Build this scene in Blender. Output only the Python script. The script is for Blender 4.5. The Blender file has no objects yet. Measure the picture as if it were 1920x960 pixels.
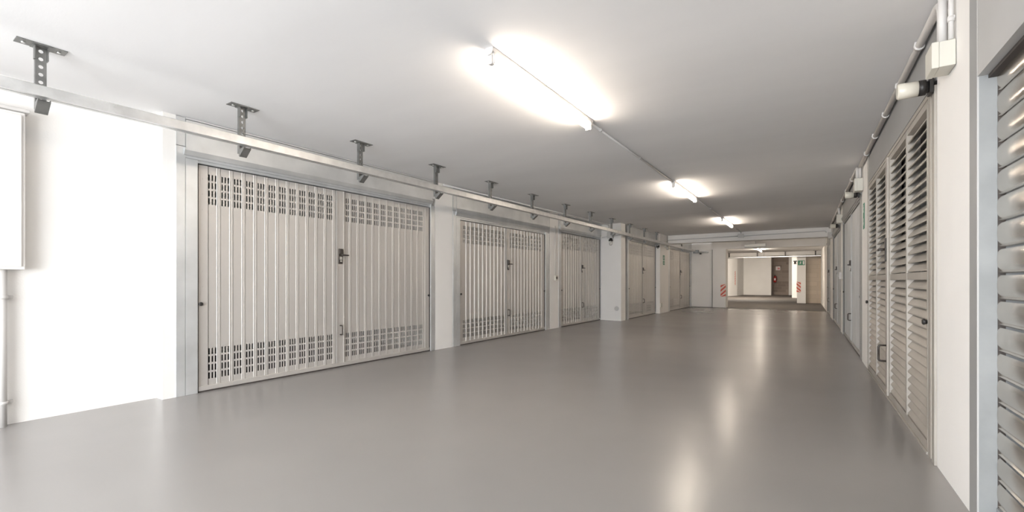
import bpy, bmesh, math, random
from mathutils import Vector, Matrix
random.seed(4)
C = bpy.context.scene.collection
PI = math.pi

# ------------------------------------------------------------------ camera
F, PX_W = 850.0, 1920.0
cam = bpy.data.cameras.new('camera'); co = bpy.data.objects.new('camera', cam); C.objects.link(co)
cam.sensor_width = 36.0; cam.lens = 36.0 * F / PX_W
cam.shift_y = 46.0 / PX_W
cam.clip_start = 0.05; cam.clip_end = 200
co.location = (0, 0, 1.05)
co.rotation_euler = (PI / 2, 0, math.atan(560 / F))
S = bpy.context.scene
S.camera = co

# ------------------------------------------------------------------ light and exposure
S.view_settings.view_transform = 'Standard'; S.view_settings.look = 'None'
S.view_settings.gamma = 1.0; S.view_settings.exposure = 1.14
S.view_settings.use_curve_mapping = False
W = bpy.data.worlds.new('world'); S.world = W; W.use_nodes = True
W.node_tree.nodes['Background'].inputs[0].default_value = (0.93, 0.96, 1.0, 1)
W.node_tree.nodes['Background'].inputs[1].default_value = 3.6
TUBE_STRENGTH = 40.0


def area_light(name, loc, target, sx, sy, power, col):
    l = bpy.data.lights.new(name, 'AREA'); l.shape = 'RECTANGLE'; l.size = sx; l.size_y = sy
    l.energy = power; l.color = col
    o = bpy.data.objects.new(name, l); C.objects.link(o); o.location = loc
    o.rotation_euler = (Vector(target) - Vector(loc)).to_track_quat('-Z', 'Y').to_euler()
    return o


# daylight coming in through the open entrance behind the camera
area_light('entrance_daylight', (-1.5, -3.9, 1.35), (-4.6, 1.0, 1.2), 3.6, 2.1, 160, (0.93, 0.965, 1.0))


area_light('far_room_fill', (-2.0, 21.0, 2.37), (-1.4, 23.6, 0), 2.0, 0.2, 42, (1.0, 0.87, 0.72))  # added fill light, no fixture, brightens the far column and block wall
area_light('back_room_fill', (-3.2, 29.5, 2.78), (-3.2, 31.0, 0), 2.0, 0.4, 160, (1.0, 0.9, 0.78))  # unseen fill added over the back room to lift its pale walls


# ------------------------------------------------------------------ materials
def principled(name, col, rough=0.6, metal=0.0, spec=0.5):
    m = bpy.data.materials.new(name); m.use_nodes = True
    b = m.node_tree.nodes['Principled BSDF']
    b.inputs['Base Color'].default_value = (*col, 1); b.inputs['Roughness'].default_value = rough
    b.inputs['Metallic'].default_value = metal; b.inputs['Specular IOR Level'].default_value = spec
    return m


def noisy(name, c1, c2, scale, rough=(0.5, 0.6), metal=0.0, spec=0.5, bump=0.0, bscale=60, stretch=(1, 1, 1), detail=6, lo=0.35, hi=0.65):
    m = principled(name, c1, rough[0], metal, spec); nt = m.node_tree; b = nt.nodes['Principled BSDF']
    tc = nt.nodes.new('ShaderNodeTexCoord'); mp = nt.nodes.new('ShaderNodeMapping')
    mp.inputs['Scale'].default_value = stretch
    nt.links.new(tc.outputs['Object'], mp.inputs[0])
    n = nt.nodes.new('ShaderNodeTexNoise'); n.inputs['Scale'].default_value = scale; n.inputs['Detail'].default_value = detail
    nt.links.new(mp.outputs[0], n.inputs['Vector'])
    r = nt.nodes.new('ShaderNodeValToRGB')
    r.color_ramp.elements[0].position = lo; r.color_ramp.elements[0].color = (*c1, 1)
    r.color_ramp.elements[1].position = hi; r.color_ramp.elements[1].color = (*c2, 1)
    nt.links.new(n.outputs['Fac'], r.inputs[0]); nt.links.new(r.outputs[0], b.inputs['Base Color'])
    mr = nt.nodes.new('ShaderNodeMapRange'); mr.inputs['To Min'].default_value = rough[0]; mr.inputs['To Max'].default_value = rough[1]
    nt.links.new(n.outputs['Fac'], mr.inputs[0]); nt.links.new(mr.outputs[0], b.inputs['Roughness'])
    if bump:
        n2 = nt.nodes.new('ShaderNodeTexNoise'); n2.inputs['Scale'].default_value = bscale; n2.inputs['Detail'].default_value = 4
        nt.links.new(mp.outputs[0], n2.inputs['Vector'])
        bp = nt.nodes.new('ShaderNodeBump'); bp.inputs['Strength'].default_value = bump; bp.inputs['Distance'].default_value = 0.01
        nt.links.new(n2.outputs['Fac'], bp.inputs['Height']); nt.links.new(bp.outputs[0], b.inputs['Normal'])
    return m


def block_mat(name, c1, c2, mortar, bw, bh):
    m = principled(name, c1, 0.85); nt = m.node_tree; b = nt.nodes['Principled BSDF']
    tc = nt.nodes.new('ShaderNodeTexCoord'); sp = nt.nodes.new('ShaderNodeSeparateXYZ'); cb = nt.nodes.new('ShaderNodeCombineXYZ')
    nt.links.new(tc.outputs['Object'], sp.inputs[0])
    nt.links.new(sp.outputs['X'], cb.inputs['X']); nt.links.new(sp.outputs['Z'], cb.inputs['Y'])
    br = nt.nodes.new('ShaderNodeTexBrick'); br.inputs['Scale'].default_value = 1.0
    br.inputs['Color1'].default_value = (*c1, 1); br.inputs['Color2'].default_value = (*c2, 1); br.inputs['Mortar'].default_value = (*mortar, 1)
    br.inputs['Mortar Size'].default_value = 0.008; br.inputs['Brick Width'].default_value = bw; br.inputs['Row Height'].default_value = bh
    nt.links.new(cb.outputs[0], br.inputs['Vector']); nt.links.new(br.outputs['Color'], b.inputs['Base Color'])
    return m


M = {}
M['wall'] = noisy('white_plaster', (0.82, 0.80, 0.77), (0.86, 0.84, 0.81), 1.2, (0.75, 0.85), bump=0.08, bscale=90)
M['ceiling'] = noisy('ceiling_paint', (0.82, 0.815, 0.815), (0.87, 0.865, 0.865), 0.7, (0.8, 0.9), bump=0.04, bscale=40, stretch=(0.5, 1.6, 1))
M['floor'] = noisy('grey_epoxy', (0.25, 0.237, 0.227), (0.305, 0.29, 0.278), 0.8, (0.235, 0.265), spec=0.5, detail=3, lo=0.0, hi=1.0)
M['asphalt'] = noisy('dark_asphalt', (0.06, 0.052, 0.045), (0.105, 0.092, 0.08), 2.5, (0.55, 0.8), bump=0.2, bscale=80)
M['sheet'] = noisy('galvanised_door_sheet', (0.54, 0.512, 0.48), (0.60, 0.572, 0.535), 1.6, (0.44, 0.52), metal=0.38, stretch=(1, 1, 0.35))
M['galv'] = noisy('galvanised_steel', (0.60, 0.60, 0.59), (0.72, 0.72, 0.71), 9, (0.3, 0.45), metal=0.75)
M['frame'] = noisy('door_frame_steel', (0.60, 0.61, 0.61), (0.70, 0.71, 0.71), 3.5, (0.34, 0.5), metal=0.55)
M['greypaint'] = noisy('grey_painted_steel', (0.31, 0.31, 0.305), (0.345, 0.345, 0.34), 2, (0.45, 0.55), metal=0.1)
M['planks'] = noisy('grey_plank_steel', (0.39, 0.383, 0.366), (0.44, 0.432, 0.415), 2, (0.42, 0.52), metal=0.3)
M['slat'] = noisy('louvre_slat_paint', (0.375, 0.345, 0.305), (0.435, 0.405, 0.36), 3, (0.42, 0.52), metal=0.2)
M['shutter'] = noisy('shutter_steel', (0.50, 0.45, 0.39), (0.60, 0.565, 0.51), 2.5, (0.2, 0.265), metal=0.92, stretch=(1, 1, 1))
M['guide'] = noisy('shutter_guide_zinc', (0.25, 0.26, 0.262), (0.305, 0.315, 0.316), 5, (0.45, 0.55), metal=0.1)
M['hood'] = noisy('shutter_hood_paint', (0.46, 0.455, 0.445), (0.50, 0.495, 0.485), 2, (0.45, 0.55), metal=0.1)
M['hanger'] = noisy('hanger_steel', (0.20, 0.20, 0.195), (0.28, 0.28, 0.27), 12, (0.35, 0.5), metal=0.8)
M['black'] = principled('black_plastic', (0.018, 0.016, 0.015), 0.4)
M['bronze'] = principled('dark_bronze_plastic', (0.045, 0.036, 0.03), 0.4)
M['keyplate'] = principled('satin_key_cylinder', (0.75, 0.72, 0.66), 0.3, 0.6)
M['conduit'] = principled('grey_conduit_plastic', (0.60, 0.59, 0.58), 0.45)
M['conduit_white'] = principled('white_conduit_plastic', (0.62, 0.60, 0.58), 0.45)
M['box'] = principled('cream_box_plastic', (0.62, 0.60, 0.53), 0.45)
M['greybox'] = principled('grey_box_plastic', (0.58, 0.57, 0.54), 0.5)
M['lens'] = principled('frosted_lens', (0.64, 0.61, 0.53), 0.25)
M['dark'] = noisy('garage_interior_plaster', (0.20, 0.18, 0.16), (0.24, 0.22, 0.20), 2, (0.9, 0.95))
M['brown'] = principled('seal_rubber_and_shade', (0.06, 0.05, 0.045), 0.7)  # door seals, and the shade painted into the shutter gaps
M['red'] = principled('red_paint', (0.42, 0.03, 0.025), 0.35)
M['tape_red'] = principled('red_tape', (0.62, 0.10, 0.06), 0.5)
M['tape_white'] = principled('white_tape', (0.80, 0.66, 0.60), 0.5)
M['green'] = principled('green_sign', (0.02, 0.20, 0.11), 0.5)
M['white'] = principled('white_sign', (0.80, 0.79, 0.76), 0.5)
M['pink'] = principled('pale_sign', (0.80, 0.70, 0.68), 0.5)
M['block'] = block_mat('pale_concrete_block', (0.52, 0.445, 0.36), (0.58, 0.50, 0.41), (0.48, 0.41, 0.33), 0.5, 0.2)
M['brick'] = block_mat('brown_concrete_block', (0.22, 0.175, 0.15), (0.32, 0.265, 0.225), (0.33, 0.275, 0.235), 0.5, 0.2)
M['glass'] = principled('lamp_glass', (0.9, 0.88, 0.84), 0.08)
M['glass'].node_tree.nodes['Principled BSDF'].inputs['Transmission Weight'].default_value = 0.7
tb = bpy.data.materials.new('lit_tube'); tb.use_nodes = True
b = tb.node_tree.nodes['Principled BSDF']
b.inputs['Base Color'].default_value = (1, 1, 1, 1)
b.inputs['Emission Color'].default_value = (1.0, 0.865, 0.725, 1); b.inputs['Emission Strength'].default_value = TUBE_STRENGTH
M['tube'] = tb


# ------------------------------------------------------------------ mesh helpers
class MB:
    """collects shapes and links them as ONE mesh object"""
    def __init__(self): self.bm = bmesh.new()

    def box(self, x0, x1, y0, y1, z0, z1):
        v = [self.bm.verts.new((x, y, z)) for x in (x0, x1) for y in (y0, y1) for z in (z0, z1)]
        for f in ((0, 1, 3, 2), (4, 6, 7, 5), (0, 4, 5, 1), (2, 3, 7, 6), (0, 2, 6, 4), (1, 5, 7, 3)):
            self.bm.faces.new([v[i] for i in f])
        return self

    def prism(self, poly, d0, d1, axis='z'):
        def P(a, b, d): return (a, b, d) if axis == 'z' else (a, d, b) if axis == 'y' else (d, a, b)
        A = [self.bm.verts.new(P(a, b, d0)) for a, b in poly]; B = [self.bm.verts.new(P(a, b, d1)) for a, b in poly]
        n = len(poly)
        self.bm.faces.new(A[::-1]); self.bm.faces.new(B)
        for i in range(n): self.bm.faces.new((A[i], A[(i + 1) % n], B[(i + 1) % n], B[i]))
        return self

    def tube(self, pts, r, n=12, cap=True):
        pts = [Vector(p) for p in pts]; rings = []
        up = None
        for i, p in enumerate(pts):
            d = (pts[min(i + 1, len(pts) - 1)] - pts[max(i - 1, 0)]).normalized()
            if up is None:
                a = d.orthogonal().normalized()
            else:
                a = (up - d * up.dot(d)).normalized()
            up = a; c = d.cross(a)
            rr = r[i] if isinstance(r, (list, tuple)) else r
            rings.append([self.bm.verts.new(p + (a * math.cos(2 * PI * k / n) + c * math.sin(2 * PI * k / n)) * rr) for k in range(n)])
        for A, B in zip(rings, rings[1:]):
            for k in range(n):
                f = self.bm.faces.new((A[k], A[(k + 1) % n], B[(k + 1) % n], B[k])); f.smooth = True
        if cap:
            self.bm.faces.new(rings[0][::-1]); self.bm.faces.new(rings[-1])
        return self

    def plate(self, poly2, fn, depth):
        """flat polygon poly2 mapped by fn(a,b,d) and given a thickness"""
        A = [self.bm.verts.new(fn(a, b, 0)) for a, b in poly2]; B = [self.bm.verts.new(fn(a, b, depth)) for a, b in poly2]
        n = len(poly2); self.bm.faces.new(A[::-1]); self.bm.faces.new(B)
        for i in range(n): self.bm.faces.new((A[i], A[(i + 1) % n], B[(i + 1) % n], B[i]))
        return self

    def build(self, name, mat, parent=None, bevel=0.0):
        bmesh.ops.recalc_face_normals(self.bm, faces=self.bm.faces[:])
        if bevel:
            es = [e for e in self.bm.edges if len(e.link_faces) == 2 and e.calc_face_angle(0) > 0.6]
            bmesh.ops.bevel(self.bm, geom=es, offset=bevel, segments=2, affect='EDGES', profile=0.5)
        me = bpy.data.meshes.new(name); self.bm.to_mesh(me); self.bm.free()
        for mm in (mat if isinstance(mat, list) else [mat]): me.materials.append(mm)
        o = bpy.data.objects.new(name, me); C.objects.link(o)
        if parent: o.parent = parent
        return o


def elbow(a, b, c, r, n=6):
    """polyline a-b-c with a rounded corner of radius r at b"""
    a, b, c = Vector(a), Vector(b), Vector(c)
    p, q = b + (a - b).normalized() * r, b + (c - b).normalized() * r
    return [a] + [(p * (1 - t) ** 2 + b * 2 * t * (1 - t) + q * t * t) for t in [i / n for i in range(n + 1)]] + [c]


def struct(o): o['kind'] = 'structure'; return o


def tag(o, label, cat, group=None):
    o['label'] = label; o['category'] = cat
    if group: o['group'] = group
    return o


def thing(name, label, cat, loc, rz=0.0, group=None):
    o = bpy.data.objects.new(name, None); o.empty_display_size = 0.1; C.objects.link(o)
    o.location = loc; o.rotation_euler = (0, 0, rz)
    return tag(o, label, cat, group)


def copy_tree(o, parent=None):
    c = o.copy(); C.objects.link(c); c.parent = parent
    for ch in [x for x in bpy.data.objects if x.parent == o]:
        copy_tree(ch, c)
    return c


CEIL, FARCEIL, BACKCEIL = 2.54, 2.39, 2.85
SL = 0.0095
def LX(y): return -4.765 + SL * (y - 1.7)      # face of the left wall
def RX(y): return 0.63 - SL * y                # face of the right wall


# ------------------------------------------------------------------ the setting
struct(MB().box(-7.5, 3.2, -7, 18.75, -0.2, 0).build('floor', M['floor']))
struct(MB().box(-7.5, 3.2, 18.75, 41, -0.2, -0.001).build('floor_asphalt', M['asphalt']))
struct(MB().box(-7.5, 3.2, -4.7, 19.2, CEIL, CEIL + 0.2).build('ceiling', M['ceiling']))
struct(MB().box(-7.5, 3.2, 19.3, 24.8, FARCEIL, CEIL + 0.2).build('ceiling_far', M['ceiling']))
struct(MB().box(-7.5, 3.2, 24.9, 41, BACKCEIL, BACKCEIL + 0.2).build('ceiling_back', M['ceiling']))

# left wall: blank stretch, then piers between the garage doors
wl = MB()
wl.prism([(-4.89, -4.7), (-4.89, 1.64), (LX(1.64), 1.64), (LX(1.74), 1.74), (-5.1, 1.74), (-5.1, -4.7)], 0, CEIL)
def lpier(y0, y1, x0=None, x1=None):
    x0 = LX(y0) if x0 is None else x0; x1 = LX(y1) if x1 is None else x1
    wl.prism([(x0, y0), (x1, y1), (min(x0, x1) - 0.3, y1), (min(x0, x1) - 0.3, y0)], 0, CEIL)
lpier(5.08, 5.47)
lpier(8.62, 9.0)
wl.prism([(LX(11.42) - 0.3, 11.42), (LX(11.42) + 0.0, 11.42), (-4.10, 11.36), (-4.09, 11.66), (-4.5, 11.66), (-4.5, 11.9), (-5.0, 11.9)], 0, CEIL)
wl.prism([(-4.17, 14.62), (-4.0, 14.62), (-4.0, 15.64), (-4.3, 15.64), (-4.3, 14.62)], 0, CEIL)
wl.box(-4.5, -3.25, 19.3, 19.6, 0, CEIL)                      # end wall beyond the last door
wl.box(-7.4, -7.2, -4.7, 41, 0, BACKCEIL)                     # backs of the garages
for y in (1.72, 5.2, 8.75, 11.8, 15.2): wl.box(-7.2, -5.06 if y < 11 else -4.6, y, y + 0.02, 0, CEIL)
struct(wl.build('wall_left', M['wall']))

wr = MB()
def rpier(y0, y1):
    wr.prism([(RX(y0), y0), (RX(y1), y1), (RX(y1) + 0.3, y1), (RX(y0) + 0.3, y0)], 0, CEIL)
rpier(-4.7, 0.2)
rpier(2.86, 3.46); rpier(6.76, 7.44); rpier(10.95, 11.55); rpier(14.62, 16.0); rpier(18.2, 25.3)
wr.box(2.9, 3.1, -4.7, 41, 0, BACKCEIL)
for y in (3.0, 7.0, 11.2, 15.0): wr.box(0.92, 2.9, y, y + 0.02, 0, CEIL)
struct(wr.build('wall_right', M['wall']))

# cross beam with the lintel and column behind it
struct(MB().box(-3.97, RX(15.5), 15.45, 15.85, 2.275, CEIL).build('beam', M['wall']))
struct(MB().box(-3.25, RX(19), 19.2, 19.5, 2.265, CEIL).box(-4.0, -3.25, 19.22, 19.3, 2.26, CEIL).build('lintel', M['wall']))
struct(MB().box(-3.21, -2.74, 19.18, 19.7, 0, 2.27).build('column', M['wall']))
struct(MB().box(-4.8, RX(24), 24.66, 24.9, 2.225, BACKCEIL).build('beam', M['wall']))
struct(MB().box(-0.53, -0.19, 24.9, 25.4, 0, BACKCEIL).build('column', M['wall']))
struct(MB().box(-0.19, 2.9, 25.25, 25.45, 0, BACKCEIL).build('wall_block', M['block']))
wf = MB()
wf.prism([(-4.82, 19.6), (-4.75, 33.2), (-4.25, 34.83), (-4.12, 37.2), (-2.36, 37.2), (-2.36, 38.6), (-7.2, 38.6), (-7.2, 19.6)], 0, BACKCEIL)
wf.box(-1.32, -1.08, 38.3, 38.6, 0, BACKCEIL)
wf.box(-0.95, -0.6, 32.3, 32.8, 0, BACKCEIL).box(-1.08, 2.9, 38.5, 38.8, 0, BACKCEIL)
struct(wf.build('wall_far', M['wall']))
struct(MB().box(-2.4, -1.3, 38.4, 38.8, 0, BACKCEIL).build('wall_brick', M['brick']))


# ------------------------------------------------------------------ garage doors
def sheet_half(y0, n, p, ztop, zbot, slots, slot_top=None, slot_bot=None, d=0.005):
    """ribbed sheet, n ribs of pitch p from y0; slots = groups of 3 x 4 punched holes at top and bottom"""
    mb = MB(); bm = mb.bm
    prof = []                                       # (y, x, is_slot_strip_to_next)
    for k in range(n):
        o = y0 + k * p; pan = p - 0.042
        if slots:
            s0 = o + 0.002; gap = (pan - 0.004 - 3 * 0.0125) / 2
            for j in range(3):
                a = s0 + j * (0.0125 + gap)
                prof.append((a, 0, True)); prof.append((a + 0.0125, 0, False))
        else:
            prof.append((o, 0, False))
        prof += [(o + pan, 0, False), (o + pan + 0.003, d, False), (o + pan + 0.010, d, False), (o + pan + 0.013, d * 0.45, False),
                 (o + pan + 0.019, d * 0.45, False), (o + pan + 0.022, d, False), (o + pan + 0.030, d, False), (o + pan + 0.033, 0, False),
                 (o + pan + 0.0365, 0, False), (o + pan + 0.037, -0.005, False), (o + pan + 0.039, -0.005, False), (o + pan + 0.0395, 0, False)]
    prof.append((y0 + n * p + 0.004, 0, False))
    zs = [zbot]; hole = []
    if slots:
        for (lo, hi) in ((slot_bot), (slot_top)):
            pit = (hi - lo + 0.018) / 4
            for r in range(4):
                zs += [lo + r * pit, lo + r * pit + pit - 0.018]
    zs.append(ztop)
    V = [[bm.verts.new((x, y, z)) for z in zs] for (y, x, s) in prof]
    for i in range(len(prof) - 1):
        for j in range(len(zs) - 1):
            if prof[i][2] and j % 2 == 1: continue             # a punched slot
            bm.faces.new((V[i][j], V[i + 1][j], V[i + 1][j + 1], V[i][j + 1]))
    return mb


def hardware(t, yc, x, zl, zp, side=1):
    """lock plate with lever, and a pull handle; side = the way the lever points"""
    lp = MB().box(x, x + 0.012, yc - 0.027, yc + 0.027, zl - 0.12, zl + 0.065).build('lock_plate', M['bronze'], t, 0.004)
    MB().box(x + 0.012, x + 0.030, yc - 0.024, yc + 0.024, zl - 0.002, zl + 0.062).build('lock_housing', M['bronze'], lp, 0.006)
    MB().tube([(x + 0.012, yc, zl - 0.012), (x + 0.045, yc, zl - 0.012)], 0.011).tube(elbow((x + 0.045, yc - 0.012 * side, zl - 0.012), (x + 0.047, yc + 0.05 * side, zl - 0.012), (x + 0.047, yc + 0.085 * side, zl - 0.014), 0.02), 0.0095).build('lever', M['bronze'], lp)
    MB().box(x + 0.012, x + 0.017, yc - 0.015, yc + 0.015, zl - 0.068, zl - 0.03).tube([(x + 0.015, yc, zl - 0.085), (x + 0.022, yc, zl - 0.085)], 0.011).build('key_cylinder', M['keyplate'], lp)
    h = 0.055
    MB().tube(elbow((x, yc, zp - h), (x + 0.045, yc, zp - h), (x + 0.045, yc, zp), 0.018) + elbow((x + 0.045, yc, zp), (x + 0.045, yc, zp + h), (x, yc, zp + h), 0.018), 0.008).build('pull_handle', M['bronze'], t)


def garage_door(label, x, y0, width, rz, jl, jr, ztop, n, slots=True, mat='sheet', group='ribbed steel garage doors', side=1, lever=1.37, flip=False, header_bar=0.12, bars=True):
    """local frame: +x out into the corridor, +y along the wall; y = 0 is the edge of the leaf"""
    t = thing('garage_door', label, 'garage door', (x, y0, 0), rz, group)
    W_ = width; fx = 0.0
    fr = MB()
    for a, b_ in ((-jl, -0.006), (W_ + 0.006, W_ + jr)):
        w = b_ - a
        fr.box(fx - 0.08, fx + 0.004, a, a + w * 0.42, 0, ztop + 0.13)
        fr.box(fx - 0.08, fx - 0.002, a + w * 0.42, a + w * 0.44, 0, ztop + 0.06)
        fr.box(fx - 0.08, fx + 0.002, a + w * 0.44, b_, 0, ztop + 0.03)
    fr.build('door_frame', M['frame'] if bars else M['greypaint'], t, 0.002)
    hb = MB()
    hb.prism([(fx - 0.08, ztop + 0.006), (fx - 0.012, ztop + 0.006), (fx - 0.012, ztop + 0.03), (fx + 0.0, ztop + 0.034), (fx + 0.0, ztop + 0.052), (fx + 0.012, ztop + 0.06),
              (fx + 0.03, ztop + header_bar - 0.02), (fx + 0.03, ztop + header_bar - 0.004), (fx - 0.08, ztop + header_bar - 0.004)], -jl + 0.06, W_ + jr - 0.06, 'y')
    hb.build('lintel_bar', M['frame'] if bars else M['greypaint'], t)
    MB().box(fx - 0.06, fx + 0.012, -jl + 0.075, W_ + jr - 0.075, ztop + header_bar, CEIL - 0.022).build('header_panel', M['frame'] if bars else M['greypaint'], t)
    hm = MB().box(fx - 0.06, fx + 0.006, -jl, -jl + 0.071, ztop + 0.134, CEIL - 0.006).box(fx - 0.06, fx + 0.006, W_ + jr - 0.071, W_ + jr, ztop + 0.134, CEIL - 0.006)
    hm.box(fx - 0.06, fx + 0.02, -jl + 0.071, W_ + jr - 0.071, CEIL - 0.018, CEIL - 0.003)
    hm.build('header_trim', M['frame'] if bars else M['greypaint'], t)
    # the leaf
    lx = fx - 0.028; m_ = 0.092; half = W_ / 2; cs_ = 0.058
    p = (half - m_ - cs_) / n
    zb = 0.055
    for nm, s in (('left_panel', 0.0), ('right_panel', 1.0)):
        ys = m_ if s == 0 else half + cs_
        sh = sheet_half(ys, n, p, ztop - 0.004, zb, slots, (ztop - 0.365, ztop - 0.08), (0.115, 0.405), 0.0025 if width > 3 and slots and x < -4.5 else 0.006).build('ribbed_panel', M[mat], t)
        sh.location = (lx, 0, 0)
    st = MB()
    for a, b_ in ((0.004, m_ - 0.004), (W_ - m_ + 0.004, W_ - 0.004)):
        st.box(lx - 0.02, lx + 0.006, a, b_, 0.02, ztop - 0.004)
        for k in range(14):
            z = 0.12 + k * (ztop - 0.25) / 13; yy = (a + b_) / 2
            st.tube([(lx + 0.006, yy, z), (lx + 0.009, yy, z)], 0.006, 8)
        st.box(lx - 0.0, lx + 0.009, a + 0.004, a + 0.02, 0.02, ztop - 0.006)
    st.build('edge_stile', M[mat], t)
    MB().box(lx - 0.01, lx + 0.012, half - cs_ + 0.006, half + cs_ - 0.002, 0.03, ztop - 0.004).box(lx, lx + 0.018, half - cs_ + 0.006, half - cs_ + 0.018, 0.03, ztop - 0.004).box(lx, lx + 0.018, half + cs_ - 0.014, half + cs_ - 0.002, 0.03, ztop - 0.004).build('centre_strip', M[mat], t)
    MB().box(lx - 0.03, lx + 0.02, 0.004, W_ - 0.004, 0.014, 0.055).build('bottom_rail', M[mat], t, 0.003)
    MB().box(lx - 0.03, lx + 0.012, 0.0, W_, 0.0, 0.0135).box(lx - 0.03, lx + 0.02, -0.006, 0.003, 0, ztop).box(lx - 0.03, lx + 0.02, W_ - 0.003, W_ + 0.006, 0, ztop).build('seal_and_gap_shade', M['brown'], t)
    hardware(t, half, lx + 0.012, lever, 0.45, side)
    for yy in (0.022, W_ - 0.022):
        MB().tube([(lx + 0.009, yy, 0.83), (lx + 0.03, yy, 0.83), (lx + 0.034, yy, 0.83)], [0.012, 0.018, 0.012], 10).build('bolt_knob', M['black'], t)
    return t


e = -SL
garage_door('widest ribbed steel garage door, nearest the camera beside the blank white wall', LX(1.92), 1.92, 3.05, e, 0.18, 0.1, 2.14, 12)
garage_door('low ribbed steel garage door, second along the wall, beyond the first white pier', LX(5.66), 5.66, 2.76, e, 0.18, 0.18, 2.03, 11)
garage_door('narrowest ribbed steel garage door, ending at the deep pillar with the small caged lamp', LX(9.15), 9.15, 2.22, e, 0.14, 0.04, 2.14, 8)
garage_door('ribbed steel garage door just past the pillar with the small caged lamp', -4.12, 12.02, 2.56, 0, 0.11, 0.03, 2.14, 10)
garage_door('farthest ribbed steel garage door on the track side, beneath the end of the ceiling track', -4.015, 15.9, 3.1, 0, 0.24, 0.28, 2.14, 12)
er = PI + SL
gpl = 'plain grey plank garage doors opposite the ribbed ones'
garage_door('plain grey plank garage door next to the louvred gate', RX(10.9) + 0.0, 10.9, 3.2, er, 0.04, 0.25, 2.14, 14, False, 'planks', gpl, 1, 1.32, bars=False)
garage_door('plain grey plank garage door in the middle, between two white piers', RX(14.55), 14.55, 2.95, er, 0.05, 0.04, 2.14, 13, False, 'planks', gpl, 1, 1.32, bars=False)
garage_door('plain grey plank garage door deepest in the corridor, past the cross beam', RX(18.1), 18.1, 2.05, er, 0.06, 0.04, 2.14, 9, False, 'planks', gpl, 1, 1.32, bars=False)

# ------------------------------------------------------------------ louvred gate (right, near)
YG = 6.72
g = thing('louvred_gate', 'grey steel gate of tilted louvre slats with handle, beside the rolling shutter', 'gate', (RX(YG), YG, 0), er)
GW = YG - 3.66
fr = MB()
fr.box(-0.08, 0.008, -0.035, -0.004, 0, CEIL - 0.005)
fr.box(-0.08, 0.006, GW + 0.004, GW + 0.075, 0, 2.16).box(-0.08, 0.0, GW + 0.075, GW + 0.135, 0, 2.16).box(-0.08, 0.012, GW + 0.135, GW + 0.195, 0, 2.16)
fr.box(-0.08, 0.004, -0.004, GW + 0.004, 2.15, 2.18)
fr.build('gate_frame', M['slat'], g, 0.002)
MB().box(-0.06, 0.004, -0.004, GW + 0.195, 2.184, 2.30).box(-0.06, 0.0, -0.004, GW + 0.195, 2.304, CEIL - 0.004).build('header_panel', M['greypaint'], g)
mid = GW * 0.507
stiles = [(0.004, 0.05), (0.70, 0.735), (mid - 0.09, mid - 0.004)], [(mid + 0.004, mid + 0.062), (mid + 0.80, mid + 0.835), (GW - 0.03, GW - 0.004)]
def louvres(y0, y1, z0, z1, n):
    mb = MB(); pit = (z1 - z0) / n
    for k in range(n):
        z = z0 + k * pit
        # upright section through one slat: outer edge low, inner edge high, with a turned lip
        mb.prism([(-0.006, z + 0.003), (0.0, z + 0.003), (0.0, z + 0.012), (-0.036, z + pit * 1.02), (-0.046, z + pit * 1.02), (-0.046, z + pit * 0.96), (-0.038, z + pit * 0.96)], y0, y1, 'y')
    return mb
for li, sts in enumerate(stiles):
    lf = MB()
    for i_, (a, b_) in enumerate(sts): lf.box(-0.07, 0.018 if (li, i_) == (0, 2) else 0.006, a, b_, 0.03 if (li, i_) == (0, 2) else 0.07, 2.14)
    a0, a1 = sts[0][0], sts[2][1]
    lf.box(-0.07, 0.0055, a0, a1, 0.02, 0.075).box(-0.07, 0.003, a0, a1, 2.10, 2.144).box(-0.07, 0.004, a0, a1, 1.055, 1.105)
    lf = lf.build('leaf_frame', M['slat'] if li else M['slat'], g, 0.0)
    for (s0, s1) in ((0, 1), (1, 2)):
        for (z0, z1, n) in ((0.078, 1.053, 16), (1.108, 2.098, 16)):
            louvres(sts[s0][1] + 0.001, sts[s1][0] - 0.001, z0, z1, n).build('louvre_panel', M['slat'], lf)
MB().box(0.018, 0.028, mid - 0.07, mid - 0.03, 1.22, 1.43).build('lock_plate', M['bronze'], g, 0.004)
MB().tube([(0.028, mid - 0.05, 1.33), (0.062, mid - 0.05, 1.33)], 0.011).tube([(0.062, mid - 0.04, 1.33), (0.064, mid - 0.16, 1.328)], 0.010).build('lever', M['bronze'], g)
MB().tube(elbow((0.018, mid - 0.05, 0.33), (0.072, mid - 0.05, 0.33), (0.072, mid - 0.05, 0.40), 0.02) + elbow((0.072, mid - 0.05, 0.40), (0.072, mid - 0.05, 0.47), (0.018, mid - 0.05, 0.47), 0.02), 0.009).build('pull_handle', M['bronze'], g)
for yy in (0.012, GW - 0.015):
    MB().tube([(0.006, yy, 0.80), (0.022, yy, 0.80), (0.03, yy, 0.80)], [0.013, 0.02, 0.014], 10).build('bolt_knob', M['black'], g)
MB().box(-0.06, 0.012, 0.0, GW, 0.0, 0.018).build('threshold', M['slat'], g)

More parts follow.
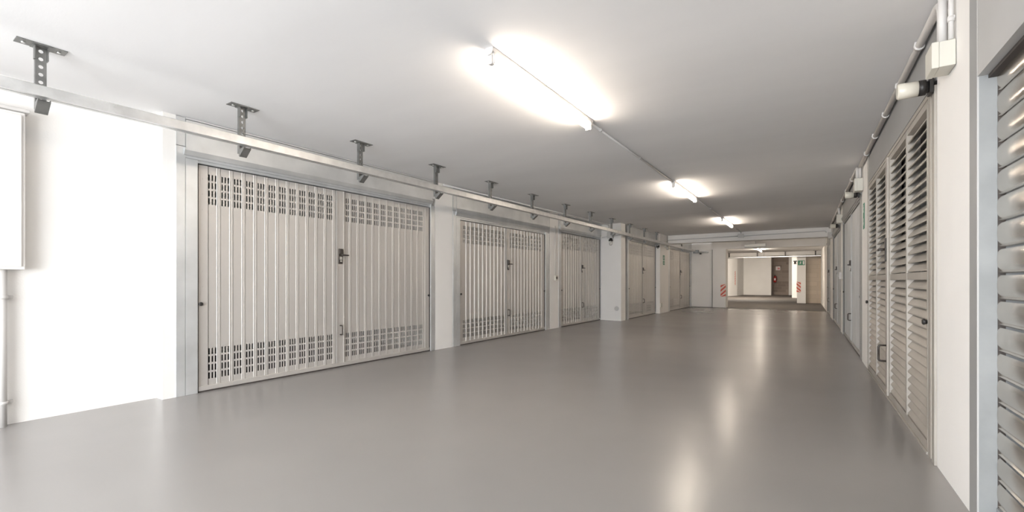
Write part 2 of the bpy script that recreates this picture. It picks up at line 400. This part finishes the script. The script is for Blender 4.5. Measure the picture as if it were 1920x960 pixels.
# ------------------------------------------------------------------ rolling shutter (right, nearest)
s = thing('rolling_shutter', 'shiny zinc rolling shutter at the edge nearest the camera', 'shutter', (RX(2.86), 2.86, 0), er)
SW = 2.6
MB().box(-0.012, 0.002, 0.004, 0.112, 0, CEIL - 0.004).build('jamb_cover', M['greypaint'], s)
MB().box(-0.2, 0.002, SW + 0.012, SW + 0.055, 0, CEIL - 0.004).build('jamb_cover', M['greypaint'], s)
MB().box(-0.002, 0.004, 0.114, 0.12, 0, CEIL - 0.004).build('edge_bead', M['hood'], s)
MB().prism([(-0.012, 0.112), (-0.002, 0.112), (-0.002, 0.122), (-0.14, 0.122), (-0.14, 0.112)], 0, 1.93).build('guide_channel', M['guide'], s)
MB().prism([(-0.002, SW), (-0.14, SW), (-0.14, SW + 0.01), (-0.002, SW + 0.01)], 0, 1.93).build('guide_channel', M['guide'], s)
MB().box(-0.002, 0.003, 0.121, SW, 1.93, CEIL - 0.004).box(-0.055, -0.002, 0.121, SW, 1.93, 1.935).build('shutter_hood', M['hood'], s)
SP = 0.11; XS = -0.062
z = 0.09; k = 0
while z < 1.9:
    prof = []
    for i in range(9):
        a = i / 8
        prof.append((XS + 0.0065 * math.sin(PI * a) ** 0.5, z + 0.016 + a * (SP - 0.024)))
    prof = [(XS - 0.012, z), (XS - 0.002, z + 0.001), (XS + 0.004, z + 0.006), (XS - 0.002, z + 0.012)] + prof
    mb = MB(); bm = mb.bm
    ring = [[bm.verts.new((x, y, zz)) for (x, zz) in prof] for y in (0.125, SW - 0.003)]
    for i in range(len(prof) - 1):
        f = bm.faces.new((ring[0][i], ring[0][i + 1], ring[1][i + 1], ring[1][i])); f.smooth = i >= 4
    mb.build('shutter_slat', M['shutter'], s)
    z += SP; k += 1
MB().box(XS - 0.02, XS + 0.004, 0.1222, 0.1248, 0.0, 1.93).box(-0.066, -0.03, 0.123, SW - 0.003, 1.915, 1.9295).build('seal_and_gap_shade', M['brown'], s)  # dark strips stand in for shade at the slat ends and under the hood
bb = MB().box(XS - 0.012, XS + 0.008, 0.125, SW - 0.003, 0.0, 0.086)
for yy in (0.18, 0.3): bb.tube([(XS + 0.008, yy, 0.05), (XS + 0.013, yy, 0.05)], 0.009, 10)
bb.build('bottom_bar', M['guide'], s)

# ------------------------------------------------------------------ ceiling track on the left with its hangers
XT = -3.995
def TX(y): return XT + SL * (y - 0.76)
tr = thing('ceiling_track', 'long galvanised ceiling track running the length of the garage doors', 'track', (TX(0), 0, 0), -SL)
MB().prism([(0, 2.198), (0, 2.262), (-0.004, 2.266), (-0.075, 2.266), (-0.075, 2.198), (-0.042, 2.198), (-0.042, 2.202), (-0.071, 2.202), (-0.071, 2.262), (-0.004, 2.258), (-0.004, 2.202), (-0.033, 2.202), (-0.033, 2.198)], -2.5, 19.05, 'y').build('channel', M['galv'], tr)
for y in (1.1, 7.1, 13.1): MB().box(0.0, 0.0015, y - 0.03, y + 0.03, 2.199, 2.261).tube([(0.002, y, 2.247), (0.007, y, 2.247)], 0.008, 8).tube([(0.002, y, 2.205), (0.007, y, 2.205)], 0.008, 8).build('splice_plate', M['galv'], tr)
MB().prism([(19.05, 2.175), (19.18, 2.175), (19.18, 2.265), (19.05, 2.265)], -0.08, 0.1, 'x').build('end_stop', M['hanger'], tr)

places = ['over the blank white wall, nearest the camera', 'above the near edge of the widest garage door', 'above the lever of the widest garage door',
          'just before the white pier past the widest door', 'above the near edge of the low second door', 'above the lever of the low second door',
          'above the far edge of the low second door', 'above the near edge of the narrowest ribbed door', 'just before the pillar with the caged lamp', 'just past the pillar with the caged lamp',
          'above the lever of the fourth ribbed door', 'just before the pillar with the green sign', 'above the near edge of the farthest ribbed door']
HY = [0.76, 1.98, 3.2, 4.38, 5.56, 6.78, 8.02, 9.22, 10.45, 11.72, 12.95, 14.15, 17.3]
def perforated(mb, x0, x1, yc, w, z0, z1, pitch, r):
    """web of a channel bar with square-cut round holes, facing +x"""
    bm = mb.bm
    n = int((z1 - z0) / pitch)
    for k in range(n):
        za, zb = z0 + k * (z1 - z0) / n, z0 + (k + 1) * (z1 - z0) / n; zc = (za + zb) / 2
        N = 16
        for X in (x0, x1):
            inn = [bm.verts.new((X, yc + r * math.cos(2 * PI * i / N), zc + r * math.sin(2 * PI * i / N))) for i in range(N)]
            out = []
            for i in range(N):
                c_, s_ = math.cos(2 * PI * i / N), math.sin(2 * PI * i / N); m_ = max(abs(c_), abs(s_))
                out.append(bm.verts.new((X, yc + c_ / m_ * w / 2, zc + s_ / m_ * (zb - za) / 2)))
            for i in range(N):
                j = (i + 1) % N; bm.faces.new((inn[i], inn[j], out[j], out[i]))
def hanger(label, y):
    h = thing('track_hanger', label, 'hanger bracket', (TX(y) - 0.10, y, CEIL), -SL, 'ceiling hangers of the long track')
    pl = MB().box(-0.032, 0.06, -0.115, -0.042, -0.006, -0.001).box(-0.032, 0.06, 0.042, 0.115, -0.006, -0.001).box(-0.032, 0.06, -0.045, 0.045, -0.010, -0.001)
    pl.box(-0.012, 0.028, -0.032, -0.027, -0.09, -0.006).box(-0.012, 0.028, 0.027, 0.032, -0.09, -0.006)
    pl = pl.build('ceiling_plate', M['hanger'], h)
    for sy in (-0.08, 0.08): MB().tube([(0.014, sy, -0.006), (0.014, sy, -0.014)], 0.011, 6).build('anchor_bolt', M['galv'], pl)
    br = MB()
    perforated(br, 0.0, 0.004, 0, 0.04, -0.40, -0.008, 0.046, 0.0115)
    br.box(-0.028, 0.004, -0.026, -0.020, -0.40, -0.008).box(-0.028, 0.004, 0.020, 0.026, -0.40, -0.008)
    br.build('perforated_bar', M['hanger'], h)
    side = [(0.005, -0.425), (0.012, -0.432), (0.092, -0.37), (0.092, -0.356), (0.005, -0.375)]
    MB().prism(side, -0.030, -0.025, 'y').prism([(0.005, -0.425), (0.012, -0.432), (0.092, -0.37), (0.085, -0.364)], -0.025, 0.025, 'y').prism(side, 0.025, 0.030, 'y').build('lower_bracket', M['hanger'], h)
    return h
h0 = hanger('galvanised ceiling hanger holding the long track, ' + places[0], HY[0])
for lb, y in list(zip(places, HY))[1:]:
    c = copy_tree(h0); c.location = (TX(y) - 0.10, y, CEIL); c['label'] = 'galvanised ceiling hanger holding the long track, ' + lb

eb = thing('track_end_bar', 'short galvanised bar across the end of the long ceiling track', 'bracket', (-3.86, 19.0, 2.16))
MB().box(-0.06, 0.22, 0.06, 0.11, -0.03, 0.02).build('bar', M['hanger'], eb, 0.006)
MB().tube([(0.22, 0.085, 0.0), (0.47, 0.085, 0.0), (0.51, 0.085, 0.0)], [0.04, 0.04, 0.03], 14).build('sleeve', M['galv'], eb)
MB().box(0.18, 0.25, 0.05, 0.12, -0.075, -0.03).build('roller', M['black'], eb, 0.01)

# ------------------------------------------------------------------ ceiling lights, conduit and boxes
def light(label, x, y, zc, L=1.6):
    t = thing('tube_light', label, 'light', (x, y, zc), 0, 'ceiling tube lights')
    body = []
    for i in range(9):
        a = PI * i / 8; body.append((0.032 * math.cos(a), -0.045 * math.sin(a) ** 0.6 if i not in (0, 8) else 0.0))
    MB().prism(body, 0, L, 'y').build('housing', M['conduit_white'], t)
    MB().tube([(0, 0.05, -0.078), (0, L - 0.05, -0.078)], 0.016, 16).build('tube', M['tube'], t)
    for y0 in (0.012, L - 0.056):
        e_ = MB().box(-0.014, 0.014, y0, y0 + 0.035, -0.10, -0.04).build('end_socket', M['conduit_white'], t, 0.005)
        for sx in (-0.022, 0.022): MB().box(sx - 0.004, sx + 0.004, y0 + 0.008, y0 + 0.02, -0.095, -0.03).build('clip', M['white'], e_)
    return t
XL = -1.72
LY = [2.34, 6.98, 11.62]
light('lit tube light nearest the camera on the corridor ceiling', XL, LY[0], CEIL)
light('lit tube light in the middle of the three in the corridor ceiling row', XL, LY[1], CEIL)
light('lit tube light just before the white cross beam', XL - 0.02, LY[2], CEIL)
light('lit tube light hung behind the white cross beam', XL - 0.04, 16.26, CEIL)
light('small distant lit tube light in the room beyond the column', -1.80, 21.0, FARCEIL, 1.6)
light('distant tube light deep in the back room above the pale wall', -2.6, 30.5, BACKCEIL, 1.6)

def conduit(name_label, pts, r, clips, mat='conduit', group=None):
    t = thing('conduit', name_label, 'conduit', pts[0], 0, group)
    o = Vector(pts[0]); MB().tube([Vector(p) - o for p in pts], r, 10).build('pipe', M[mat], t)
    for (p, ax) in clips:
        p = Vector(p) - o; a = Vector(ax).normalized() * 0.012
        MB().tube([p - a, p + a], r * 1.35, 10).box(p.x - r * 1.2, p.x + r * 1.2, p.y - 0.011, p.y + 0.011, p.z, p.z + r * 1.2).build('saddle_clip', M[mat], t)
    return t
Y1 = (0, 1, 0)
conduit('thin ceiling conduit between the nearest and middle tube lights', [(XL, LY[0] + 1.61, CEIL - 0.016), (XL, LY[1] - 0.005, CEIL - 0.016)], 0.011, [((XL, LY[0] + 1.85, CEIL - 0.016), Y1), ((XL, 5.4, CEIL - 0.016), Y1)])
conduit('thin ceiling conduit between the middle tube light and the one before the beam', [(XL, LY[1] + 1.61, CEIL - 0.016), (XL - 0.02, LY[2] - 0.005, CEIL - 0.016)], 0.011, [((XL, 10.0, CEIL - 0.016), Y1)])
conduit('thin ceiling conduit from the last corridor tube light to the box on the beam', elbow((XL - 0.02, LY[2] + 1.61, CEIL - 0.016), (XL - 0.06, 15.425, CEIL - 0.016), (XL - 0.06, 15.425, 2.475), 0.05), 0.011, [((XL - 0.05, 14.4, CEIL - 0.016), Y1)])
def jbox(label, x0, x1, y0, y1, z0, z1, mat='box', lid='x-'):
    t = thing('junction_box', label, 'junction box', ((x0 + x1) / 2, (y0 + y1) / 2, z0), 0, 'surface junction boxes')
    cx, cy = (x0 + x1) / 2, (y0 + y1) / 2
    hx, hy, H = (x1 - x0) / 2, (y1 - y0) / 2, z1 - z0
    if lid == 'x-':
        MB().box(-hx + 0.0285, hx, -hy, hy, 0, H).build('box_body', M[mat], t, 0.003)
        MB().box(-hx, -hx + 0.028, -hy - 0.002, hy + 0.002, -0.002, H + 0.002).build('box_lid', M[mat], t, 0.003)
    else:
        MB().box(-hx, hx, -hy + 0.02, hy, 0, H).build('box_body', M[mat], t, 0.003)
        MB().box(-hx - 0.002, hx + 0.002, -hy, -hy + 0.018, -0.002, H + 0.002).build('box_lid', M[mat], t, 0.004)
    return t
jbox('grey junction box in the middle of the white cross beam', -1.86, -1.70, 15.38, 15.445, 2.36, 2.475, 'greybox', 'y-')
conduit('grey conduit along the cross beam from its box to the ribbed door side', [(-1.865, 15.43, 2.41), (-3.97, 15.43, 2.385)], 0.013, [])
conduit('grey conduit along the cross beam from its box to the plank door side', elbow((-1.695, 15.43, 2.41), (0.36, 15.43, 2.44), (0.36, 15.43, 2.39), 0.04), 0.013, [])

# right-hand boxes, wall lamps and conduit in the ceiling corner
def wall_lamp(label, y, z):
    t = thing('wall_lamp', label, 'lamp', (RX(y) - 0.013, y, z), 0, 'cylinder wall lamps')
    MB().box(-0.018, -0.001, -0.045, 0.045, -0.045, 0.045).box(-0.032, -0.018, -0.016, 0.016, -0.03, 0.03).build('wall_mount', M['black'], t, 0.003)
    MB().tube([(-0.030, 0, 0), (-0.062, 0, 0)], 0.044, 20).build('lamp_base', M['black'], t)
    MB().tube([(-0.063, 0, 0), (-0.148, 0, 0), (-0.157, 0, 0)], [0.043, 0.046, 0.040], 20).build('lens', M['lens'], t)
    return t
BX = [(3.07, 3.22, 2.118, 2.245), (7.28, 7.43, 2.20, 2.36), (11.1, 11.26, 2.20, 2.36), (15.0, 15.2, 2.20, 2.36)]
bl = ['large cream junction box on the white pier beside the rolling shutter', 'cream junction box above the tall green sign on the white pier',
      'cream junction box on the white pier after the nearest plank door', 'grey junction box under the end of the cross beam conduit']
for (y0, y1, z0, z1), lb in zip(BX, bl):
    jbox(lb, RX(y0) - 0.092, RX(y1) - 0.001, y0, y1, z0, z1, 'box' if y0 < 14 else 'greybox')
wall_lamp('unlit cylinder wall lamp under the large cream box, beside the louvred gate', 3.50, 2.165)
wall_lamp('unlit cylinder wall lamp above the nearest plank door', 7.6, 2.20)
wall_lamp('unlit cylinder wall lamp above the middle plank door', 11.75, 2.20)

zc = CEIL - 0.03
def rc(y, off=0.03): return RX(y) - off
clips = [((rc(y), y, zc), Y1) for y in (3.75, 4.45, 5.15, 5.85, 6.6)]
conduit('thick pale conduit in the ceiling corner above the louvred gate', elbow((rc(7.3), 7.3, zc), (rc(3.19), 3.19, zc), (rc(3.19), 3.19, 2.248), 0.11, 10), 0.021, clips, 'conduit_white')
conduit('pale conduit in the ceiling corner above the nearest plank door', elbow((rc(11.1, .05), 11.1, zc), (rc(7.38, .05), 7.38, zc), (rc(7.38, .05), 7.38, 2.364), 0.06), 0.022, [((rc(y, .05), y, zc), Y1) for y in (8.2, 9.2, 10.2)], 'conduit_white')
conduit('pale conduit in the ceiling corner above the middle plank door', elbow((rc(15.3, .05), 15.3, zc), (rc(11.2, .05), 11.2, zc), (rc(11.2, .05), 11.2, 2.364), 0.06), 0.02, [((rc(y, .05), y, zc), Y1) for y in (12.2, 13.4)], 'conduit_white')
conduit('thick upright conduit rising from the large cream box to the ceiling', [(rc(3.135, 0.04), 3.135, 2.248), (rc(3.135, 0.04), 3.135, CEIL - 0.002)], 0.019, [], 'conduit_white')
conduit('thin upright conduit rising from the large cream box beside the white pier', [(rc(3.085, 0.018), 3.085, 2.248), (rc(3.085, 0.018), 3.085, CEIL - 0.002)], 0.011, [((rc(3.085, 0.018), 3.085, 2.35), (0, 0, 1))], 'conduit_white')
conduit('thin upright conduit above the cream box with the green sign below', [(rc(7.3, 0.03), 7.3, 2.364), (rc(7.3, 0.03), 7.3, CEIL - 0.002)], 0.013, [], 'conduit_white')

# left-hand conduit, box and caged lamp on the deep pillar
conduit('grey ceiling corner conduit above the low ribbed door, dropping onto the deep pillar', elbow((LX(5.2) + 0.06, 5.2, CEIL - 0.03), (-4.42, 11.33, CEIL - 0.03), (-4.42, 11.33, 2.325), 0.07), 0.014, [((LX(y) + 0.06 + (y - 5.2) * 0.038, y, CEIL - 0.03), Y1) for y in ()])
jbox('grey junction box on the deep pillar between the third and fourth ribbed doors', -4.46, -4.30, 11.30, 11.365, 2.16, 2.32, 'greybox', 'y-')
cl = thing('caged_lamp', 'small dark capped lamp hanging under the grey box on the deep pillar', 'lamp', (-4.37, 11.33, 2.158))
MB().tube([(0, 0, 0), (0, 0, -0.03), (0, 0, -0.031), (0, 0, -0.075)], [0.03, 0.035, 0.052, 0.055], 16).build('cap', M['black'], cl)
MB().tube([(0, 0, -0.076), (0, 0, -0.16), (0, 0, -0.19)], [0.042, 0.042, 0.025], 16).build('glass_globe', M['glass'], cl)
conduit('thin cable from the third ribbed door to the grey box on the deep pillar', [(-4.62, 11.345, 2.19), (-4.463, 11.345, 2.21)], 0.010, [])
conduit('thin cable running from the grey box to the pillar edge', [(-4.297, 11.335, 2.21), (-4.1, 11.335, 2.235)], 0.010, [])
vr = thing('round_wall_cap', 'small round grey cap low on the deep pillar', 'wall cap', (-4.22, 11.36, 0.32))
MB().tube([(0, 0.0, 0), (0, -0.012, 0), (0, -0.016, 0)], [0.06, 0.06, 0.05], 20).build('rim', M['conduit'], vr)
MB().tube([(0, -0.016, 0), (0, -0.02, 0)], [0.035, 0.03], 16).build('centre_disc', M['greybox'], vr)

# pillar with the green sign
jbox('grey junction box high on the pillar with the green sign', -4.0, -3.95, 15.15, 15.33, 2.14, 2.29, 'greybox', 'y-')
ba = thing('bulkhead_lamp', 'round pale bulkhead lamp high on the pillar with the green sign', 'lamp', (-4.0, 15.45, 2.14))
MB().tube([(0.002, 0, 0), (0.04, 0, 0)], 0.075, 18).build('lamp_base', M['conduit'], ba)
MB().tube([(0.041, 0, 0), (0.08, 0, 0), (0.095, 0, 0)], [0.065, 0.055, 0.02], 18).build('lens', M['lens'], ba)
dl = thing('caged_lamp', 'small dark lamp under the track beside the fourth ribbed door', 'lamp', (-4.06, 14.60, 2.19))
MB().tube([(0, 0, 0.03), (0, 0, -0.02), (0, 0, -0.021), (0, 0, -0.09)], [0.02, 0.02, 0.05, 0.05], 14).build('cap', M['black'], dl)
MB().tube([(0, 0, -0.09), (0, 0, -0.13)], [0.04, 0.02], 14).build('glass_globe', M['glass'], dl)
conduit('thin upright conduit on the edge of the pillar with the green sign', [(-4.06, 14.6, 2.222), (-4.06, 14.6, CEIL - 0.002)], 0.012, [])


def man(mb, fn):
    """walking figure and door pictogram in a 0..1 square"""
    mb.plate([(0.52 + 0.06 * math.cos(k * PI / 5), 0.84 + 0.06 * math.sin(k * PI / 5)) for k in range(10)], fn, 0.002)
    for p in ([(0.45, 0.74), (0.57, 0.76), (0.52, 0.46), (0.38, 0.46)], [(0.42, 0.48), (0.52, 0.48), (0.66, 0.22), (0.57, 0.19)], [(0.38, 0.48), (0.47, 0.46), (0.33, 0.16), (0.24, 0.20)],
              [(0.56, 0.74), (0.57, 0.66), (0.73, 0.56), (0.75, 0.62)], [(0.45, 0.74), (0.44, 0.64), (0.27, 0.52), (0.25, 0.58)]):
        mb.plate(p, fn, 0.002)
    return mb
def arrow(mb, fn):
    mb.plate([(0.44, 0.85), (0.56, 0.85), (0.56, 0.45), (0.72, 0.45), (0.5, 0.15), (0.28, 0.45), (0.44, 0.45)], fn, 0.002)
    return mb

# green signs
sg = thing('exit_sign', 'tall green emergency exit sign on the white pier beside the louvred gate', 'sign', (RX(7.2), 7.2, 1.6), er)
MB().box(0.001, 0.006, -0.06, 0.07, 0.10, 0.42).build('sign_plate', M['green'], sg)
man(MB(), lambda a, b, d: (0.006 + d, -0.05 + a * 0.11, 0.28 + b * 0.13)).build('pictogram', M['white'], sg)
arrow(MB(), lambda a, b, d: (0.006 + d, -0.05 + a * 0.11, 0.12 + b * 0.13)).build('arrow', M['white'], sg)
MB().box(0.001, 0.004, -0.06, 0.07, 0.0, 0.095).build('lower_label', M['white'], sg)
sg = thing('exit_sign', 'small green and white emergency sign on the pillar between the last two ribbed doors', 'sign', (-4.0, 15.05, 1.52))
MB().box(0.001, 0.006, -0.13, 0.13, 0.0, 0.36).build('sign_plate', M['white'], sg)
sgp = MB().box(0.006, 0.008, -0.10, 0.10, 0.19, 0.35).box(0.006, 0.008, -0.10, 0.10, 0.04, 0.17).build('green_field', M['green'], sg)
man(MB(), lambda a, b, d: (0.008 + d, -0.08 + a * 0.16, 0.19 + b * 0.16)).build('pictogram', M['white'], sg)
arrow(MB(), lambda a, b, d: (0.008 + d, -0.08 + a * 0.16, 0.04 + b * 0.13)).build('arrow', M['white'], sg)
sg = thing('exit_sign', 'square green exit sign high on the distant column with striped tape', 'sign', (-0.36, 24.9, 1.76))
MB().box(-0.135, 0.135, -0.008, -0.001, 0, 0.22).build('sign_plate', M['green'], sg)
man(MB(), lambda a, b, d: (-0.12 + a * 0.18, -0.008 - d, 0.01 + b * 0.2)).build('pictogram', M['white'], sg)
MB().box(0.055, 0.115, -0.011, -0.008, 0.03, 0.19).build('doorway', M['white'], sg)

# striped tape on corners
def tape(label, x, y, z0, w, h, n, slope=1, rz=0):
    t = thing('striped_tape', label, 'warning tape', (x, y, z0), rz, 'red and white corner tapes')
    MB().box(0, w, -0.004, -0.001, 0, h).build('backing', M['tape_white'], t)
    st = MB(); p = h / n; rise = 0.95 * w * slope
    for k in range(-2, n + 2):
        a = k * p + 0.15 * p; b_ = a + p * 0.48
        q = [(0, a), (w, a + rise), (w, b_ + rise), (0, b_)]
        # clip to the tape
        q = [(xx, min(max(zz, 0), h)) for xx, zz in q]
        if abs(q[3][1] - q[0][1]) + abs(q[2][1] - q[1][1]) < 0.01: continue
        st.plate(q, lambda A, B, d: (A, -0.004 - d, B), 0.002)
    st.build('red_stripes', M['tape_red'], t)
    return t
tape('red and white striped tape on the white column past the cross beam', -2.925, 19.18, 0.42, 0.185, 0.50, 3, 1)
tape('red and white striped tape on the distant column under the green exit sign', -0.55, 24.898, 0.5, 0.17, 0.50, 3, -1)
tape('thin striped tape far back on the grey wall corner', -4.36, 34.47, 0.75, 0.115, 0.95, 6, 1, math.atan2(1.63, 0.5))

# fire extinguisher and its sign on the far brick wall
ex = thing('fire_extinguisher', 'red fire extinguisher hung on the distant brown block wall', 'fire extinguisher', (-2.18, 38.3, 0.92))
MB().tube([(0, 0, 0), (0, 0, 0.02), (0, 0, 0.38), (0, 0, 0.44), (0, 0, 0.47)], [0.085, 0.095, 0.095, 0.06, 0.03], 18).build('cylinder_body', M['red'], ex)
MB().tube([(0, 0, 0.47), (0, 0, 0.53)], 0.025, 10).box(-0.09, 0.03, -0.015, 0.015, 0.52, 0.545).build('valve', M['black'], ex)
MB().tube([(0.02, -0.02, 0.5), (0.1, -0.04, 0.46), (0.115, -0.06, 0.3), (0.11, -0.06, 0.16)], 0.012, 8).build('hose', M['black'], ex)
MB().box(-0.05, 0.05, -0.1, -0.094, 0.14, 0.30).build('paper_label', M['pink'], ex)
fs = thing('fire_sign', 'pale sign with a red mark on the brown wall above the extinguisher', 'sign', (-2.0, 38.4, 1.80))
MB().box(-0.14, 0.14, -0.008, -0.001, 0, 0.28).build('sign_plate', M['pink'], fs)
MB().box(-0.02, 0.11, -0.011, -0.008, 0.06, 0.20).build('red_mark', M['red'], fs)

# far track in the room beyond, with hangers
ft = thing('far_track', 'pale horizontal track crossing the room beyond the column', 'track', (-4.7, 24.45, 2.13))
MB().box(0, 5.1, -0.03, 0.03, 0, 0.06).build('channel', M['galv'], ft, 0.012)
fh = None
for x, lb in ((-3.34, 'farthest toward the pale back wall side'), (-2.12, 'below the distant lit tube'), (-0.98, 'before the brown block wall'), (0.18, 'in front of the pale block wall')):
    if fh is None:
        fh = thing('track_hanger', '', 'hanger bracket', (x, 24.45, FARCEIL), 0, 'hangers of the far track')
        MB().box(-0.08, 0.08, -0.03, 0.03, -0.008, -0.001).build('ceiling_plate', M['bronze'], fh)
        MB().box(-0.025, 0.025, -0.012, 0.012, -0.199, -0.008).build('hanger_bar', M['bronze'], fh)
        o = fh
    else:
        o = copy_tree(fh); o.location = (x, 24.45, FARCEIL)
    o['label'] = 'small dark hanger of the far track, ' + lb
conduit('thin upright conduit on the far white beam between two track hangers', [(-1.86, 24.645, 2.225), (-1.86, 24.645, FARCEIL - 0.002)], 0.013, [])
cd = thing('spot_lamp', 'small dark lamp on the side of the distant column with the exit sign', 'lamp', (-0.56, 25.0, 1.86))
MB().box(-0.12, 0.028, -0.03, 0.03, 0.07, 0.12).build('arm', M['black'], cd, 0.01)
MB().tube([(-0.05, 0, 0.07), (-0.05, 0, -0.04)], [0.035, 0.05], 14).build('lamp_head', M['black'], cd)

# emergency light hung behind the beam
em = thing('emergency_light', 'unlit box light hung on a short stem in front of the far lintel', 'light', (-1.46, 16.15, 2.1))
MB().box(-0.30, 0.30, -0.03, 0.03, 0.0, 0.105).build('housing', M['greybox'], em, 0.008)
MB().box(-0.28, 0.28, -0.036, -0.03, 0.022, 0.085).build('diffuser', M['lens'], em, 0.003)
MB().tube([(0, 0, 0.105), (0, 0, CEIL - 2.1 - 0.002)], 0.012, 10).build('stem', M['conduit'], em)

# sockets and switches
so = thing('wall_socket', 'small pale socket with a cable on the pier between second and third ribbed doors', 'socket', (LX(8.85), 8.85, 1.05), e)
MB().box(0.001, 0.045, -0.05, 0.05, 0, 0.11).build('socket_box', M['box'], so, 0.006)
MB().box(0.045, 0.05, -0.03, 0.03, 0.03, 0.085).build('socket_cover', M['bronze'], so, 0.003)
MB().tube([(0.015, -0.02, 0.11), (0.015, -0.02, 1.2)], 0.008, 8).build('cable', M['conduit_white'], so)
so = thing('wall_switch', 'small white switch on the pier between two plank doors', 'switch', (RX(11.25), 11.25, 1.08), er)
MB().box(0.001, 0.05, -0.06, 0.06, 0, 0.14).build('switch_box', M['conduit_white'], so, 0.006)
MB().box(0.05, 0.055, -0.025, 0.025, 0.04, 0.1).build('rocker', M['white'], so, 0.003)
so = thing('wall_socket', 'small pale socket low on the pillar with the green sign', 'socket', (-4.0, 14.72, 0.2))
MB().box(0.001, 0.03, -0.045, 0.045, 0, 0.13).build('socket_box', M['box'], so, 0.006)
MB().box(0.03, 0.034, -0.025, 0.025, 0.03, 0.1).build('socket_cover', M['greybox'], so, 0.003)

# cabinet and pipe at the left edge
cb = thing('wall_cabinet', 'pale wall cabinet at the near end of the blank white wall', 'cabinet', (-4.89, 0.81, 1.13))
MB().box(0.001, 0.10, -0.9, 0.0, 0, 1.14).build('cabinet_body', M['wall'], cb, 0.006)
MB().box(0.10, 0.115, -0.88, -0.02, 0.02, 1.12).build('cabinet_door', M['wall'], cb, 0.005)
MB().box(0.001, 0.125, -0.92, 0.02, 1.142, 1.165).build('top_lip', M['conduit_white'], cb, 0.004)
pp = thing('wall_pipe', 'upright white pipe with two clamps beneath the wall cabinet', 'pipe', (-4.84, 0.70, 0))
MB().tube([(0, 0, 0), (0, 0, 1.128)], 0.028, 14).build('pipe', M['conduit_white'], pp)
for z in (0.17, 0.93):
    MB().tube([(0, 0, z - 0.012), (0, 0, z + 0.012)], 0.034, 14).box(-0.045, -0.02, -0.02, 0.06, z - 0.012, z + 0.012).tube([(-0.02, 0.047, z), (-0.012, 0.047, z)], 0.014, 10).build('clamp', M['conduit_white'], pp)
